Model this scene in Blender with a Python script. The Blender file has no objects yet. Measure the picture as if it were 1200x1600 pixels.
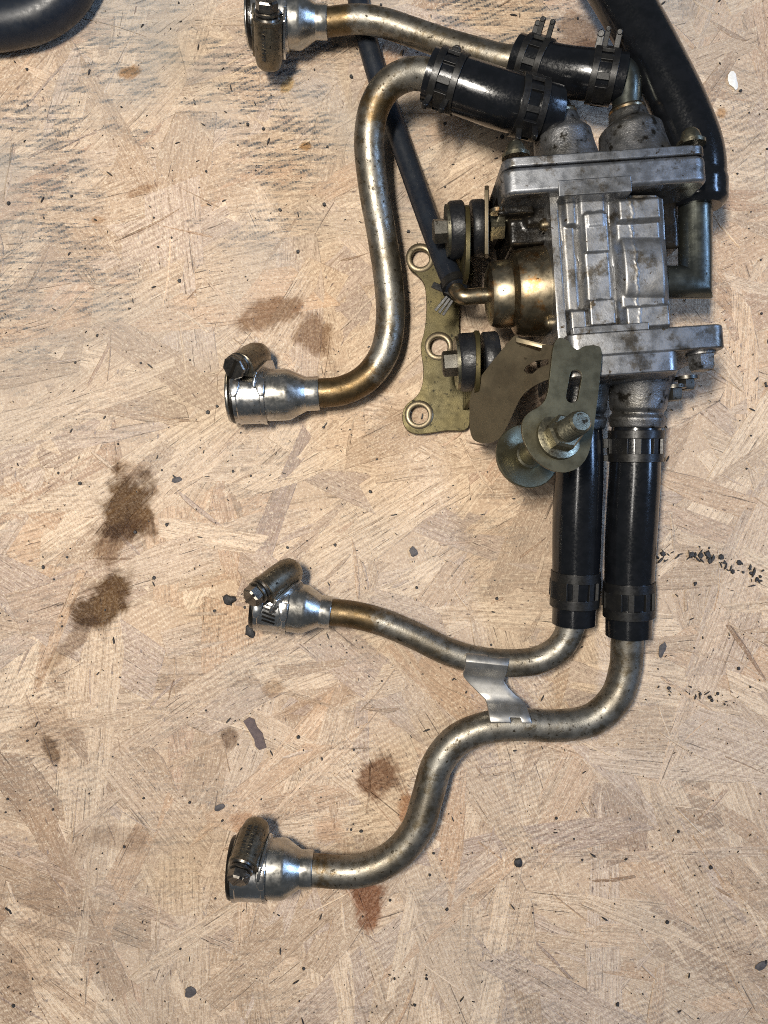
import bpy, bmesh, math, random
from mathutils import Vector, Matrix

random.seed(11)
rnd = random.Random(5)
S = bpy.context.scene
COL = S.collection
R = math.radians
MM = 0.001
H = 320.0                       # camera height above the board, mm

# ------------------------------------------------------------------ camera
cd = bpy.data.cameras.new('camera'); cam = bpy.data.objects.new('camera', cd); COL.objects.link(cam)
cd.sensor_width = 36; cd.lens = 36 * H / 400.0
cd.clip_start = 0.01; cd.clip_end = 50
cam.location = (0, 0, H * MM); cam.rotation_euler = (0, 0, 0)
S.camera = cam
S.view_settings.view_transform = 'Standard'; S.view_settings.look = 'None'
S.view_settings.exposure = 0.0; S.view_settings.gamma = 1
S.render.engine = 'CYCLES'
S.cycles.use_denoising = False
S.cycles.sample_clamp_indirect = 3
S.cycles.max_bounces = 4
S.cycles.use_adaptive_sampling = True; S.cycles.adaptive_threshold = 0.02
S.cycles.filter_width = 1.0; S.render.filter_size = 1.0

# ------------------------------------------------------------------ room light (dim walls of a workshop)
w = bpy.data.worlds.new('World'); S.world = w; w.use_nodes = True
bg = w.node_tree.nodes['Background']; bg.inputs[0].default_value = (0.72, 0.85, 1.0, 1); bg.inputs[1].default_value = 0.09

def area(name, loc, target, size, power, col, sy=None):
    l = bpy.data.lights.new(name, 'AREA'); l.energy = power; l.color = col
    l.shape = 'RECTANGLE'; l.size = size; l.size_y = sy or size
    o = bpy.data.objects.new(name, l); COL.objects.link(o); o.location = loc
    o.rotation_euler = (Vector(target) - Vector(loc)).to_track_quat('-Z', 'Y').to_euler()
    return o
lamp = area('work_lamp', (-0.10, 0.075, 0.56), (0, -0.02, 0), 0.04, 4.6, (1.0, 0.93, 0.82), 0.10)
lamp.rotation_euler = (math.radians(8), math.radians(-9), 0)      # a short strip lamp held along the bench
tube_lamp = area('ceiling_lamp', (-0.58, -0.10, 1.9), (0, 0, 0), 0.05, 10.0, (1.0, 0.95, 0.88), 1.2)
tube_lamp.rotation_euler = (0, math.radians(-17), 0)                # fluorescent tube under the ceiling
area('window_light', (1.15, 0.22, 0.85), (0.05, 0.0, 0), 0.8, 10.5, (0.36, 0.58, 1.0), 0.14)

# ------------------------------------------------------------------ helpers
def P(px, py, z=0.0):
    """photo pixel of a point that stands z mm above the board -> its place in mm"""
    k = (H - z) / H / 4.0
    return Vector(((px - 600) * k, (800 - py) * k, z))
def K(z): return (H - z) / H / 4.0

WLOC = {}
def empty(name, at, label, cat, group=None):
    o = bpy.data.objects.new(name, None); COL.objects.link(o)
    o.empty_display_size = 0.01
    o.location = Vector(at) * MM; WLOC[o.name] = Vector(at)
    o['label'] = label; o['category'] = cat
    if group: o['group'] = group
    return o

def build(name, vf, mat, parent=None, smooth=40, bevel=0, segs=2, remesh=0, relax=6, origin=None):
    v, f = vf
    c = Vector(origin) if origin is not None else sum((Vector(x) for x in v), Vector()) / len(v)
    me = bpy.data.meshes.new(name)
    me.from_pydata([tuple((Vector(x) - c) * MM) for x in v], [], f)
    bm = bmesh.new(); bm.from_mesh(me)
    bmesh.ops.recalc_face_normals(bm, faces=bm.faces[:])
    bm.to_mesh(me); bm.free()
    me.materials.append(mat)
    me.shade_smooth()
    if smooth and not bevel and not remesh: me.set_sharp_from_angle(angle=R(smooth))
    o = bpy.data.objects.new(name, me); COL.objects.link(o)
    WLOC[o.name] = c
    if parent:
        o.parent = parent; o.location = (c - WLOC[parent.name]) * MM
    else:
        o.location = c * MM
    if remesh:
        m = o.modifiers.new('cast', 'REMESH'); m.mode = 'VOXEL'; m.voxel_size = remesh * MM; m.use_smooth_shade = True
        m = o.modifiers.new('round', 'SMOOTH'); m.factor = 0.5; m.iterations = relax
    if bevel:
        m = o.modifiers.new('edge', 'BEVEL'); m.width = bevel * MM; m.segments = segs; m.limit_method = 'ANGLE'; m.angle_limit = R(32)
        m.harden_normals = True
    return o

def join(*parts):
    V, F = [], []
    for v, f in parts:
        n = len(V); V += list(v); F += [tuple(i + n for i in q) for q in f]
    return V, F

def xf(vf, M):
    return [M @ Vector(x) for x in vf[0]], vf[1]

def catmull(pts, step=1.2):
    pts = [Vector(p) for p in pts]
    q = [pts[0] * 2 - pts[1]] + pts + [pts[-1] * 2 - pts[-2]]
    out = []
    for i in range(1, len(q) - 2):
        a, b, c, d = q[i - 1:i + 3]
        t0 = 0; t1 = (b - a).length ** .5; t2 = t1 + (c - b).length ** .5; t3 = t2 + (d - c).length ** .5
        n = max(2, int((c - b).length / step))
        for j in range(n):
            t = t1 + (t2 - t1) * j / n
            A1 = a * ((t1 - t) / (t1 - t0)) + b * ((t - t0) / (t1 - t0))
            A2 = b * ((t2 - t) / (t2 - t1)) + c * ((t - t1) / (t2 - t1))
            A3 = c * ((t3 - t) / (t3 - t2)) + d * ((t - t2) / (t3 - t2))
            B1 = A1 * ((t2 - t) / (t2 - t0)) + A2 * ((t - t0) / (t2 - t0))
            B2 = A2 * ((t3 - t) / (t3 - t1)) + A3 * ((t - t1) / (t3 - t1))
            out.append(B1 * ((t2 - t) / (t2 - t1)) + B2 * ((t - t1) / (t2 - t1)))
    out.append(pts[-1])
    return out

def sweep(path, rad, n=28, caps=True):
    """rad: number or function of 0..1 along the path"""
    N = len(path); V, F = [], []
    T = [(path[min(i + 1, N - 1)] - path[max(i - 1, 0)]).normalized() for i in range(N)]
    up = Vector((0, 0, 1)) if abs(T[0].z) < .9 else Vector((1, 0, 0))
    e1 = (up - T[0] * up.dot(T[0])).normalized()
    for i in range(N):
        e1 = (e1 - T[i] * e1.dot(T[i])).normalized(); e2 = T[i].cross(e1)
        r = rad(i / (N - 1)) if callable(rad) else rad
        for k in range(n):
            a = 2 * math.pi * k / n
            V.append(path[i] + e1 * (r * math.cos(a)) + e2 * (r * math.sin(a)))
    for i in range(N - 1):
        for k in range(n):
            F.append((i * n + k, i * n + (k + 1) % n, (i + 1) * n + (k + 1) % n, (i + 1) * n + k))
    if caps:
        F.append(tuple(range(n))); F.append(tuple(range((N - 1) * n, N * n)))
    return V, F

def lathe(o, d, prof, n=32, phase=0.0, closed=False):
    o = Vector(o); d = Vector(d).normalized()
    up = Vector((0, 0, 1)) if abs(d.z) < .9 else Vector((0, 1, 0))
    e1 = (up - d * up.dot(d)).normalized(); e2 = d.cross(e1)
    V, F = [], []
    for s, r in prof:
        r = max(r, 0.01)
        for k in range(n):
            a = 2 * math.pi * k / n + phase
            V.append(o + d * s + e1 * (r * math.cos(a)) + e2 * (r * math.sin(a)))
    m = len(prof)
    for i in range(m if closed else m - 1):
        j = (i + 1) % m
        for k in range(n):
            F.append((i * n + k, i * n + (k + 1) % n, j * n + (k + 1) % n, j * n + k))
    if not closed:
        F.append(tuple(range(n))); F.append(tuple(range((m - 1) * n, m * n)))
    return V, F

def box(c, hx, hy, hz, yaw=0.0, M=None):
    V = []
    for z in (-hz, hz):
        for x, y in ((-hx, -hy), (hx, -hy), (hx, hy), (-hx, hy)):
            V.append(Vector((x, y, z)))
    rot = M or Matrix.Rotation(yaw, 3, 'Z')
    V = [Vector(c) + rot @ v for v in V]
    return V, [(0, 3, 2, 1), (4, 5, 6, 7), (0, 1, 5, 4), (1, 2, 6, 5), (2, 3, 7, 6), (3, 0, 4, 7)]

def prism(loop, d):
    """closed 3-D loop pushed along vector d"""
    n = len(loop); d = Vector(d)
    V = [Vector(p) for p in loop] + [Vector(p) + d for p in loop]
    F = [tuple(range(n)), tuple(range(2 * n - 1, n - 1, -1))] + [(i, (i + 1) % n, n + (i + 1) % n, n + i) for i in range(n)]
    return V, F

def plate(outer, holes, d):
    """sheet from a 3-D outline with 3-D hole loops, thickness vector d"""
    bm = bmesh.new(); loops = []
    for lp in [outer] + holes:
        vs = [bm.verts.new(p) for p in lp]
        for i in range(len(vs)): bm.edges.new((vs[i], vs[(i + 1) % len(vs)]))
        loops.append(len(lp))
    bmesh.ops.triangle_fill(bm, use_beauty=True, use_dissolve=False, edges=bm.edges[:])
    bm.verts.index_update()
    V = [v.co.copy() for v in bm.verts]; T = [tuple(v.index for v in f.verts) for f in bm.faces]
    bm.free()
    n = len(V); d = Vector(d)
    F = T + [tuple(i + n for i in reversed(t)) for t in T]
    s = 0
    for L in loops:
        for i in range(L):
            a, b = s + i, s + (i + 1) % L
            F.append((a, b, b + n, a + n))
        s += L
    return V + [v + d for v in V], F

def chaikin(pts, it=2):
    for _ in range(it):
        out = []
        for i in range(len(pts)):
            a, b = Vector(pts[i]), Vector(pts[(i + 1) % len(pts)])
            out += [a * .75 + b * .25, a * .25 + b * .75]
        pts = out
    return pts

def circle_px(cx, cy, r, zf, n=20):
    return [P(cx + r * math.cos(2 * math.pi * i / n), cy + r * math.sin(2 * math.pi * i / n), zf(cx, cy)) for i in range(n)]

# ------------------------------------------------------------------ materials
class NT:
    def __init__(self, name):
        self.m = bpy.data.materials.new(name); self.m.use_nodes = True
        self.t = self.m.node_tree; self.b = self.t.nodes['Principled BSDF']
    def n(self, typ, **kw):
        x = self.t.nodes.new(typ)
        for k, v in kw.items():
            if k.startswith('i_'):
                k = k[2:]; x.inputs[int(k) if k.isdigit() else k.replace('_', ' ')].default_value = v
            else: setattr(x, k, v)
        return x
    def l(self, a, b): self.t.links.new(a, b)
    def math(self, op, a, b=None, c=None, clamp=False):
        x = self.n('ShaderNodeMath', operation=op, use_clamp=clamp)
        for i, q in enumerate((a, b, c)):
            if q is None: continue
            if isinstance(q, (int, float)): x.inputs[i].default_value = q
            else: self.l(q, x.inputs[i])
        return x.outputs[0]
    def mix(self, f, a, b, mode='MIX'):
        x = self.n('ShaderNodeMix', data_type='RGBA', blend_type=mode)
        for s, q in ((x.inputs[0], f), (x.inputs[6], a), (x.inputs[7], b)):
            if isinstance(q, (int, float)): s.default_value = q
            elif isinstance(q, tuple): s.default_value = (*q, 1)
            else: self.l(q, s)
        return x.outputs[2]
    def ramp(self, f, lo, hi):
        x = self.n('ShaderNodeMapRange', interpolation_type='SMOOTHSTEP', i_1=lo, i_2=hi)
        self.l(f, x.inputs[0]); return x.outputs[0]
    def pos(self):
        if not hasattr(self, '_p'):
            g = self.n('ShaderNodeNewGeometry'); v = self.n('ShaderNodeVectorMath', operation='SCALE'); v.inputs['Scale'].default_value = 1000
            self.l(g.outputs['Position'], v.inputs[0]); self._p = v.outputs[0]
        return self._p
    def noise(self, vec, scale, detail=3, rough=.55, dist=0):
        x = self.n('ShaderNodeTexNoise', i_Scale=scale, i_Detail=detail, i_Roughness=rough, i_Distortion=dist)
        self.l(vec, x.inputs['Vector']); return x.outputs['Fac']
    def mapping(self, vec, loc=(0, 0, 0), rot=(0, 0, 0), scale=(1, 1, 1), typ='POINT'):
        x = self.n('ShaderNodeMapping', vector_type=typ)
        x.inputs['Location'].default_value = loc; x.inputs['Rotation'].default_value = rot; x.inputs['Scale'].default_value = scale
        self.l(vec, x.inputs['Vector']); return x.outputs[0]

def surf(name, c1, c2, metal, r0, r1, scale=.12, bump=.05, bscale=2.5, spot=None, spots=(.66, .72), sscale=.5, spot2=None, spec=.5, coat=0, lump=None, patches=()):
    """two-tone worn surface: c1..c2 by a cloudy noise, roughness r0..r1, grain relief, dirt spots"""
    t = NT(name); p = t.pos()
    n1 = t.noise(p, scale, 5, .62)
    n2 = t.noise(p, bscale, 4, .6)
    n3 = t.noise(p, scale * 5, 4, .6)
    col = t.mix(t.ramp(n1, .36, .64), c1, c2)
    col = t.mix(t.math('MULTIPLY', t.ramp(n3, .35, .75), .35), col, tuple(x * .55 for x in c1))
    mt = None
    rough = t.math('MULTIPLY_ADD', t.ramp(n3, .3, .7), r1 - r0, r0)
    if spot:
        s = t.ramp(t.noise(p, sscale, 4, .6), *spots)
        col = t.mix(s, col, spot)
        rough = t.math('MULTIPLY_ADD', s, .15, rough, clamp=True)
    if spot2:
        s2 = t.ramp(t.noise(t.mapping(p, (31, 7, 3)), sscale * .3, 7, .72), .50, .64)
        col = t.mix(t.math('MULTIPLY', s2, .85), col, spot2)
    for (px, py, z, r) in patches:       # old brown varnish
        q = P(px, py, z); d_ = t.n('ShaderNodeVectorMath', operation='DISTANCE', i_1=(q.x, q.y, q.z)); t.l(p, d_.inputs[0])
        v_ = t.math('MULTIPLY_ADD', t.math('SUBTRACT', t.noise(p, .22, 4, .65), .5), r * 1.5, d_.outputs['Value'])
        col = t.mix(t.math('MULTIPLY', t.ramp(v_, r * 1.15, r * .7), .85), col, (.10, .062, .022))
    t.l(col, t.b.inputs['Base Color']); t.l(rough, t.b.inputs['Roughness'])
    t.b.inputs['Metallic'].default_value = metal
    t.b.inputs['Specular IOR Level'].default_value = spec
    t.b.inputs['Coat Weight'].default_value = coat; t.b.inputs['Coat Roughness'].default_value = .12
    hgt = n2
    if lump:
        hgt = t.math('ADD', t.math('MULTIPLY', t.noise(p, lump[0], 3, .5), lump[1]), n2)
    b = t.n('ShaderNodeBump', i_Strength=min(1, bump * 8), i_Distance=bump * MM * 1.6); t.l(hgt, b.inputs['Height'])
    t.l(b.outputs[0], t.b.inputs['Normal'])
    return t.m

M = {}
M['tube'] = surf('worn_steel_tube', (.25, .238, .21), (.15, .13, .10), .9, .33, .54, .05, .06, 1.8, spot=(.035, .028, .018), spots=(.58, .70), sscale=.6, spot2=(.092, .072, .044), patches=[(525, 34, 15, 9), (535, 610, 11, 17), (545, 958, 10.5, 13), (505, 1359, 12.6, 7), (596, 170, 27, 8)])
M['flare'] = surf('bright_steel_end', (.50, .485, .45), (.34, .325, .29), .96, .20, .38, .08, .012, 4, spot=(.10, .09, .07), spots=(.66, .76), sscale=.6)
M['band'] = surf('clamp_band_steel', (.62, .62, .61), (.42, .40, .37), .97, .15, .30, .1, .015, 4, spot=(.06, .05, .035), spots=(.60, .70), sscale=.45)
M['housing'] = surf('clamp_housing_dark_steel', (.22, .19, .14), (.14, .122, .092), .95, .28, .46, .15, .03, 3, spot=(.02, .018, .014), spots=(.58, .7), sscale=.6)
M['screw'] = surf('clamp_screw_steel', (.20, .185, .16), (.11, .10, .09), .95, .24, .4, .2, .03, 3)
M['alu'] = surf('cast_aluminium', (.31, .315, .325), (.23, .222, .21), .92, .36, .52, .06, .06, 1.5, spot=(.05, .035, .022), spots=(.64, .69), sscale=.40, spot2=(.085, .068, .045))
M['cover'] = surf('machined_aluminium_cover', (.30, .31, .33), (.21, .208, .205), .92, .30, .48, .05, .05, 1.9, spot=(.045, .036, .026), spots=(.63, .70), sscale=.40, spot2=(.075, .062, .045))
M['boss'] = surf('grimy_port_casting', (.20, .20, .205), (.11, .105, .095), .88, .34, .52, .07, .11, 1.3, spot=(.015, .013, .01), spots=(.52, .66), sscale=.28)
M['brass'] = surf('yellow_chromate_steel', (.285, .245, .175), (.21, .168, .11), .97, .26, .42, .07, .02, 3, spot=(.035, .025, .014), spots=(.64, .71), sscale=.7, spot2=(.20, .10, .03))
M['olive'] = surf('olive_zinc_plate', (.082, .066, .026), (.055, .046, .02), .7, .36, .54, .06, .05, 2.5, spot=(.02, .018, .01), spots=(.60, .72), sscale=.6)
M['bracket'] = surf('brown_zinc_bracket', (.19, .155, .10), (.135, .108, .07), .8, .36, .5, .05, .03, 3, spot=(.045, .036, .022), spots=(.62, .74), sscale=.5)
M['tab'] = surf('grey_green_zinc_tab', (.118, .112, .076), (.088, .08, .052), .88, .34, .48, .05, .03, 3, spot=(.05, .043, .03), spots=(.64, .76), sscale=.5)
M['clip'] = surf('grey_sheet_clip', (.40, .39, .37), (.31, .30, .28), .9, .36, .5, .07, .03, 3, spot=(.045, .036, .03), spots=(.66, .74), sscale=.6)
M['bolt'] = surf('zinc_bolt', (.27, .25, .18), (.18, .165, .12), .95, .24, .42, .2, .03, 3, spot=(.03, .025, .018), spots=(.58, .70), sscale=.5)
M['bolt_dark'] = surf('dull_grey_bolt', (.115, .11, .098), (.075, .07, .06), .9, .32, .5, .2, .04, 2.5, spot=(.02, .018, .014), spots=(.58, .70), sscale=.5)
M['elbow'] = surf('dark_green_steel_elbow', (.12, .125, .105), (.085, .092, .086), .92, .24, .40, .06, .03, 3, spot=(.025, .022, .016), spots=(.6, .72), sscale=.5)
M['rubber'] = surf('oily_black_hose', (.0035, .004, .005), (.006, .0065, .008), 0, .12, .24, .25, .03, 2.4, spec=.55)
M['rubber_blue'] = surf('dusty_black_hose', (.0075, .010, .0155), (.012, .0155, .022), 0, .30, .48, .1, .03, 2.0, spot=(.05, .054, .062), spots=(.70, .76), sscale=.9, spec=.36)
M['bush'] = surf('rubber_bushing', (.006, .0065, .008), (.011, .0115, .013), 0, .28, .5, .2, .10, .9, spec=.35)
M['grease'] = surf('black_grease', (.005, .0045, .004), (.011, .009, .0065), 0, .14, .40, .3, .09, .8, spec=.35, lump=(.35, 1.2))
M['springclamp'] = surf('black_spring_clamp', (.005, .005, .0055), (.010, .0095, .0085), 0, .30, .48, .2, .04, 1.5, spec=.36)
M['chip_dark'] = surf('dark_crumb', (.012, .012, .013), (.03, .028, .03), 0, .5, .8, .8, .1, 2)
M['chip_grey'] = surf('grey_crumb', (.05, .045, .047), (.09, .08, .08), 0, .6, .85, .8, .1, 2)
M['bark'] = surf('purple_bark', (.075, .052, .052), (.11, .078, .072), 0, .6, .85, .6, .1, 2)
M['chip_white'] = surf('white_crumb', (.74, .73, .70), (.64, .63, .60), 0, .5, .7, .8, .05, 2)

STAINS = [  # px, py, rx, ry (px), angle, darkness, colour
    (198, 795, 44, 62, -10, 1.0, (.088, .058, .027)), (178, 850, 24, 50, -38, .7, (.14, .095, .05)), (162, 938, 36, 52, -42, 1.0, (.085, .058, .028)), (112, 1005, 15, 62, -42, .6, (.16, .115, .065)),
    (205, 735, 28, 20, 0, .45, (.17, .11, .055)), (590, 1212, 34, 34, 0, .85, (.10, .05, .022)), (575, 1408, 24, 46, 8, .9, (.15, .068, .03)),
    (645, 1285, 24, 44, 10, .75, (.22, .115, .045)), (515, 1295, 26, 22, 30, .38, (.26, .15, .08)), (378, 1285, 20, 16, 0, .5, (.20, .11, .05)),
    (425, 488, 58, 24, 20, .8, (.14, .09, .048)), (488, 518, 28, 36, 20, .8, (.13, .085, .045)), (905, 60, 34, 40, 30, .7, (.12, .07, .035)),
    (930, 85, 40, 20, -30, .6, (.13, .075, .04)), (200, 112, 18, 11, 10, .8, (.25, .15, .06)), (220, 298, 26, 9, 20, .6, (.20, .13, .07)),
    (478, 228, 9, 6, 0, .8, (.24, .15, .05)), (150, 343, 11, 6, 0, .6, (.24, .16, .09)), (1130, 175, 12, 10, 60, .7, (.26, .16, .06)),
    (78, 1170, 12, 24, 20, .75, (.09, .06, .03)), (75, 1150, 46, 60, 20, .3, (.18, .12, .07)), (60, 1460, 40, 130, -20, .30, (.22, .16, .11)),
    (180, 1310, 60, 20, -5, .5, (.20, .17, .15)), (470, 1490, 18, 20, 0, .35, (.2, .17, .15)), (430, 1075, 22, 15, 30, .5, (.20, .13, .06)),
    (360, 1155, 12, 14, 0, .7, (.12, .085, .06)), (500, 1100, 60, 14, 20, .35, (.22, .15, .09)), (720, 960, 40, 14, 10, .3, (.2, .15, .1)),
    (660, 300, 26, 60, 30, .35, (.2, .15, .1)), (620, 640, 30, 20, 0, .25, (.2, .15, .1)), (448, 133, 8, 14, -30, .55, (.42, .30, .05)),
]

def osb():
    t = NT('strand_board'); p = t.pos()
    uv = t.n('ShaderNodeUVMap', uv_map='grain').outputs[0]
    at = t.n('ShaderNodeAttribute', attribute_name='tint'); sp = t.n('ShaderNodeSeparateColor'); t.l(at.outputs['Color'], sp.inputs[0])
    tone, hue, seed = sp.outputs
    # strand colour: pale, tan, orange-brown, greyish pink
    c = t.mix(tone, (.25, .15, .09), (.74, .565, .40))
    c = t.mix(t.math('MULTIPLY', t.ramp(hue, .45, 1.0), .60), c, (.42, .325, .28))
    c = t.mix(t.math('MULTIPLY', t.ramp(seed, .66, 1.0), .55), c, (.52, .315, .185))
    # fibres run along each strand
    fib = t.noise(t.mapping(uv, scale=(.035, .9, 1)), 1.0, 5, .68)
    fib2 = t.noise(t.mapping(uv, scale=(.14, 1.9, 1)), 1.0, 4, .7)
    c = t.mix(t.math('MULTIPLY', t.ramp(fib, .42, .68), .65), c, (.26, .17, .105))
    c = t.mix(t.math('MULTIPLY', t.ramp(fib2, .51, .70), .58), c, (.20, .13, .088))
    c = t.mix(t.math('MULTIPLY', t.ramp(fib2, .47, .28), .50), c, (.74, .64, .50))
    # fuzz and flecks
    fz = t.noise(p, 1.05, 4, .75)
    c = t.mix(t.math('MULTIPLY', t.ramp(fz, .50, .68), .50), c, (.88, .75, .565))
    c = t.mix(t.math('MULTIPLY', t.ramp(fz, .47, .30), .56), c, (.20, .135, .095))
    rim = t.math('MULTIPLY', t.ramp(at.outputs['Alpha'], .15, .95), t.ramp(t.noise(p, .11, 2, .65), .40, .62))
    c = t.mix(t.math('MULTIPLY', rim, .90), c, (.13, .088, .06))
    crack = t.ramp(t.noise(t.mapping(uv, (41, 8, 0), scale=(.03, 1.1, 1)), 1.0, 4, .62), .645, .70)
    c = t.mix(t.math('MULTIPLY', crack, .72), c, (.15, .098, .068))
    # pressed screen mesh: rows of little dents, in patches
    pr = t.mapping(p, rot=(0, 0, R(-26)))
    wob = t.noise(p, .06, 2, .5)
    sx = t.n('ShaderNodeSeparateXYZ'); t.l(pr, sx.inputs[0])
    row = t.math('SINE', t.math('MULTIPLY_ADD', wob, 11.0, t.math('MULTIPLY', sx.outputs[1], 2 * math.pi / 2.25)))
    dot = t.math('SINE', t.math('MULTIPLY', sx.outputs[0], 2 * math.pi / 1.15))
    screen = t.math('ADD', t.math('MULTIPLY', row, .62), t.math('MULTIPLY', dot, .30))
    screen = t.math('ADD', screen, t.math('MULTIPLY', t.math('SUBTRACT', t.noise(p, .55, 3, .6), .5), 2.2))
    patch = t.ramp(t.noise(t.mapping(p, (13, 77, 5)), .020, 2, .6), .46, .64)
    scr = t.math('MULTIPLY', t.ramp(screen, .15, .95), patch)
    c = t.mix(t.math('MULTIPLY', scr, .30), c, (.24, .17, .125))
    c = t.mix(t.math('MULTIPLY', t.math('MULTIPLY', t.ramp(screen, -.2, -.9), patch), .34), c, (.84, .71, .54))
    # greyish dirt worn into the rows, patchy; stronger towards the top left corner of the board
    dm = t.ramp(t.noise(t.mapping(p, (200, 40, 9)), .022, 3, .62), .44, .56)
    dfine = t.ramp(t.noise(t.mapping(p, (5, 9, 2), rot=(0, 0, R(-26)), scale=(.11, 1, 1)), .5, 4, .7), .47, .57)
    g = t.n('ShaderNodeSeparateXYZ'); t.l(p, g.inputs[0])
    top = t.ramp(t.math('ADD', g.outputs[1], t.math('MULTIPLY', g.outputs[0], -.45)), 60, 190)
    dirt = t.math('MULTIPLY', t.math('MULTIPLY', dm, dfine), t.math('MULTIPLY_ADD', t.ramp(screen, .0, .8), .65, .35))
    dirt = t.math('MULTIPLY', dirt, t.math('MULTIPLY_ADD', top, 1.0, .40), clamp=True)
    c = t.mix(t.math('MULTIPLY', dirt, 1.0, clamp=True), c, (.085, .08, .078))
    film = t.math('MULTIPLY', t.ramp(t.noise(p, .012, 2, .6), .38, .62), t.math('MULTIPLY_ADD', top, .42, .22))
    c = t.mix(film, c, (.33, .305, .27))
    # small dark specks and oil flecks
    s1 = t.ramp(t.noise(t.mapping(p, (3, 50, 2)), .62, 2, .5), .735, .765)
    c = t.mix(t.math('MULTIPLY', s1, .85), c, (.06, .05, .05))
    s2 = t.ramp(t.noise(t.mapping(p, (90, 5, 2)), 1.5, 2, .5), .745, .775)
    c = t.mix(t.math('MULTIPLY', s2, .9), c, (.035, .03, .03))
    dash = t.ramp(t.noise(t.mapping(uv, (17, 3, 0), scale=(.22, .75, 1)), 1.0, 3, .6), .645, .70)
    c = t.mix(t.math('MULTIPLY', dash, .75), c, (.12, .085, .075))
    s3 = t.ramp(t.noise(t.mapping(p, (60, 25, 2), scale=(1, .45, 1), rot=(0, 0, .6)), .42, 2, .5), .735, .76)
    c = t.mix(t.math('MULTIPLY', s3, .55), c, (.17, .145, .15))
    # oil stains
    en = t.noise(p, .085, 3, .6); en2 = t.noise(t.mapping(uv, scale=(.05, .7, 1)), 1, 4, .7)
    edge = t.math('ADD', t.math('MULTIPLY', t.math('SUBTRACT', en, .5), 2.0), t.math('MULTIPLY', t.math('SUBTRACT', en2, .5), .8))
    wet = None
    blot = t.math('MULTIPLY_ADD', t.ramp(fz, .35, .6), -.22, 1.12, clamp=True)
    for (px, py, rx, ry, a, k, colr) in STAINS:
        q = P(px, py)
        mp = t.mapping(p, (q.x, q.y, 0), (0, 0, R(a)), (rx / 4, ry / 4, 1e6), 'TEXTURE')
        ln = t.n('ShaderNodeVectorMath', operation='LENGTH'); t.l(mp, ln.inputs[0])
        m = t.ramp(t.math('ADD', ln.outputs['Value'], edge), 1.25, .66)
        m = t.math('MULTIPLY', m, t.math('MULTIPLY', blot, k))
        c = t.mix(m, c, tuple(min(1, q * 2.3) for q in colr), 'MULTIPLY')
        wet = m if wet is None else t.math('MAXIMUM', wet, m)
    t.l(c, t.b.inputs['Base Color'])
    t.l(t.math('MULTIPLY_ADD', wet, -.25, .72), t.b.inputs['Roughness'])
    t.b.inputs['Specular IOR Level'].default_value = .3
    hg = t.math('ADD', t.math('MULTIPLY', fib2, .6), t.math('MULTIPLY', fz, .5))
    hg = t.math('SUBTRACT', hg, t.math('MULTIPLY', crack, .4))
    b = t.n('ShaderNodeBump', i_Strength=1.0, i_Distance=.0008); t.l(hg, b.inputs['Height'])
    t.l(b.outputs[0], t.b.inputs['Normal'])
    return t.m
M['osb'] = osb()

# ------------------------------------------------------------------ the board and its pressed strands
BX, BY = 225, 275
def board():
    vf = box((0, 0, -10), BX, BY, 9.4)
    o = build('strand_board', vf, M['osb'], smooth=30, origin=(0, 0, 0))
    o['kind'] = 'structure'
    add_attrs(o.data, [(0, 0)] * len(vf[0]), (.55, .3, .5))
    return o
def add_attrs(me, uvs, tint):
    u = me.uv_layers.new(name='grain')
    vi = [0] * len(me.loops); me.loops.foreach_get('vertex_index', vi)
    flat = []
    for i in vi: flat += [uvs[i][0], uvs[i][1]]
    u.data.foreach_set('uv', flat)
    a = me.attributes.new('tint', 'FLOAT_COLOR', 'POINT')
    tl = tint if isinstance(tint, list) else [tint] * len(me.vertices)
    a.data.foreach_set('color', [x for q in tl for x in (tuple(q) + (0.0,))[:4]])

def main_angle(x, y):
    px, py = 600 + x * 4, 800 - y * 4
    if py > 1180 and px < 330: return -62
    if py > 1340 and px < 820: return 86
    if px > 640 and py > 1020: return -33
    if px > 950: return rnd.choice((80, -25, 20))
    return 24

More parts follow.
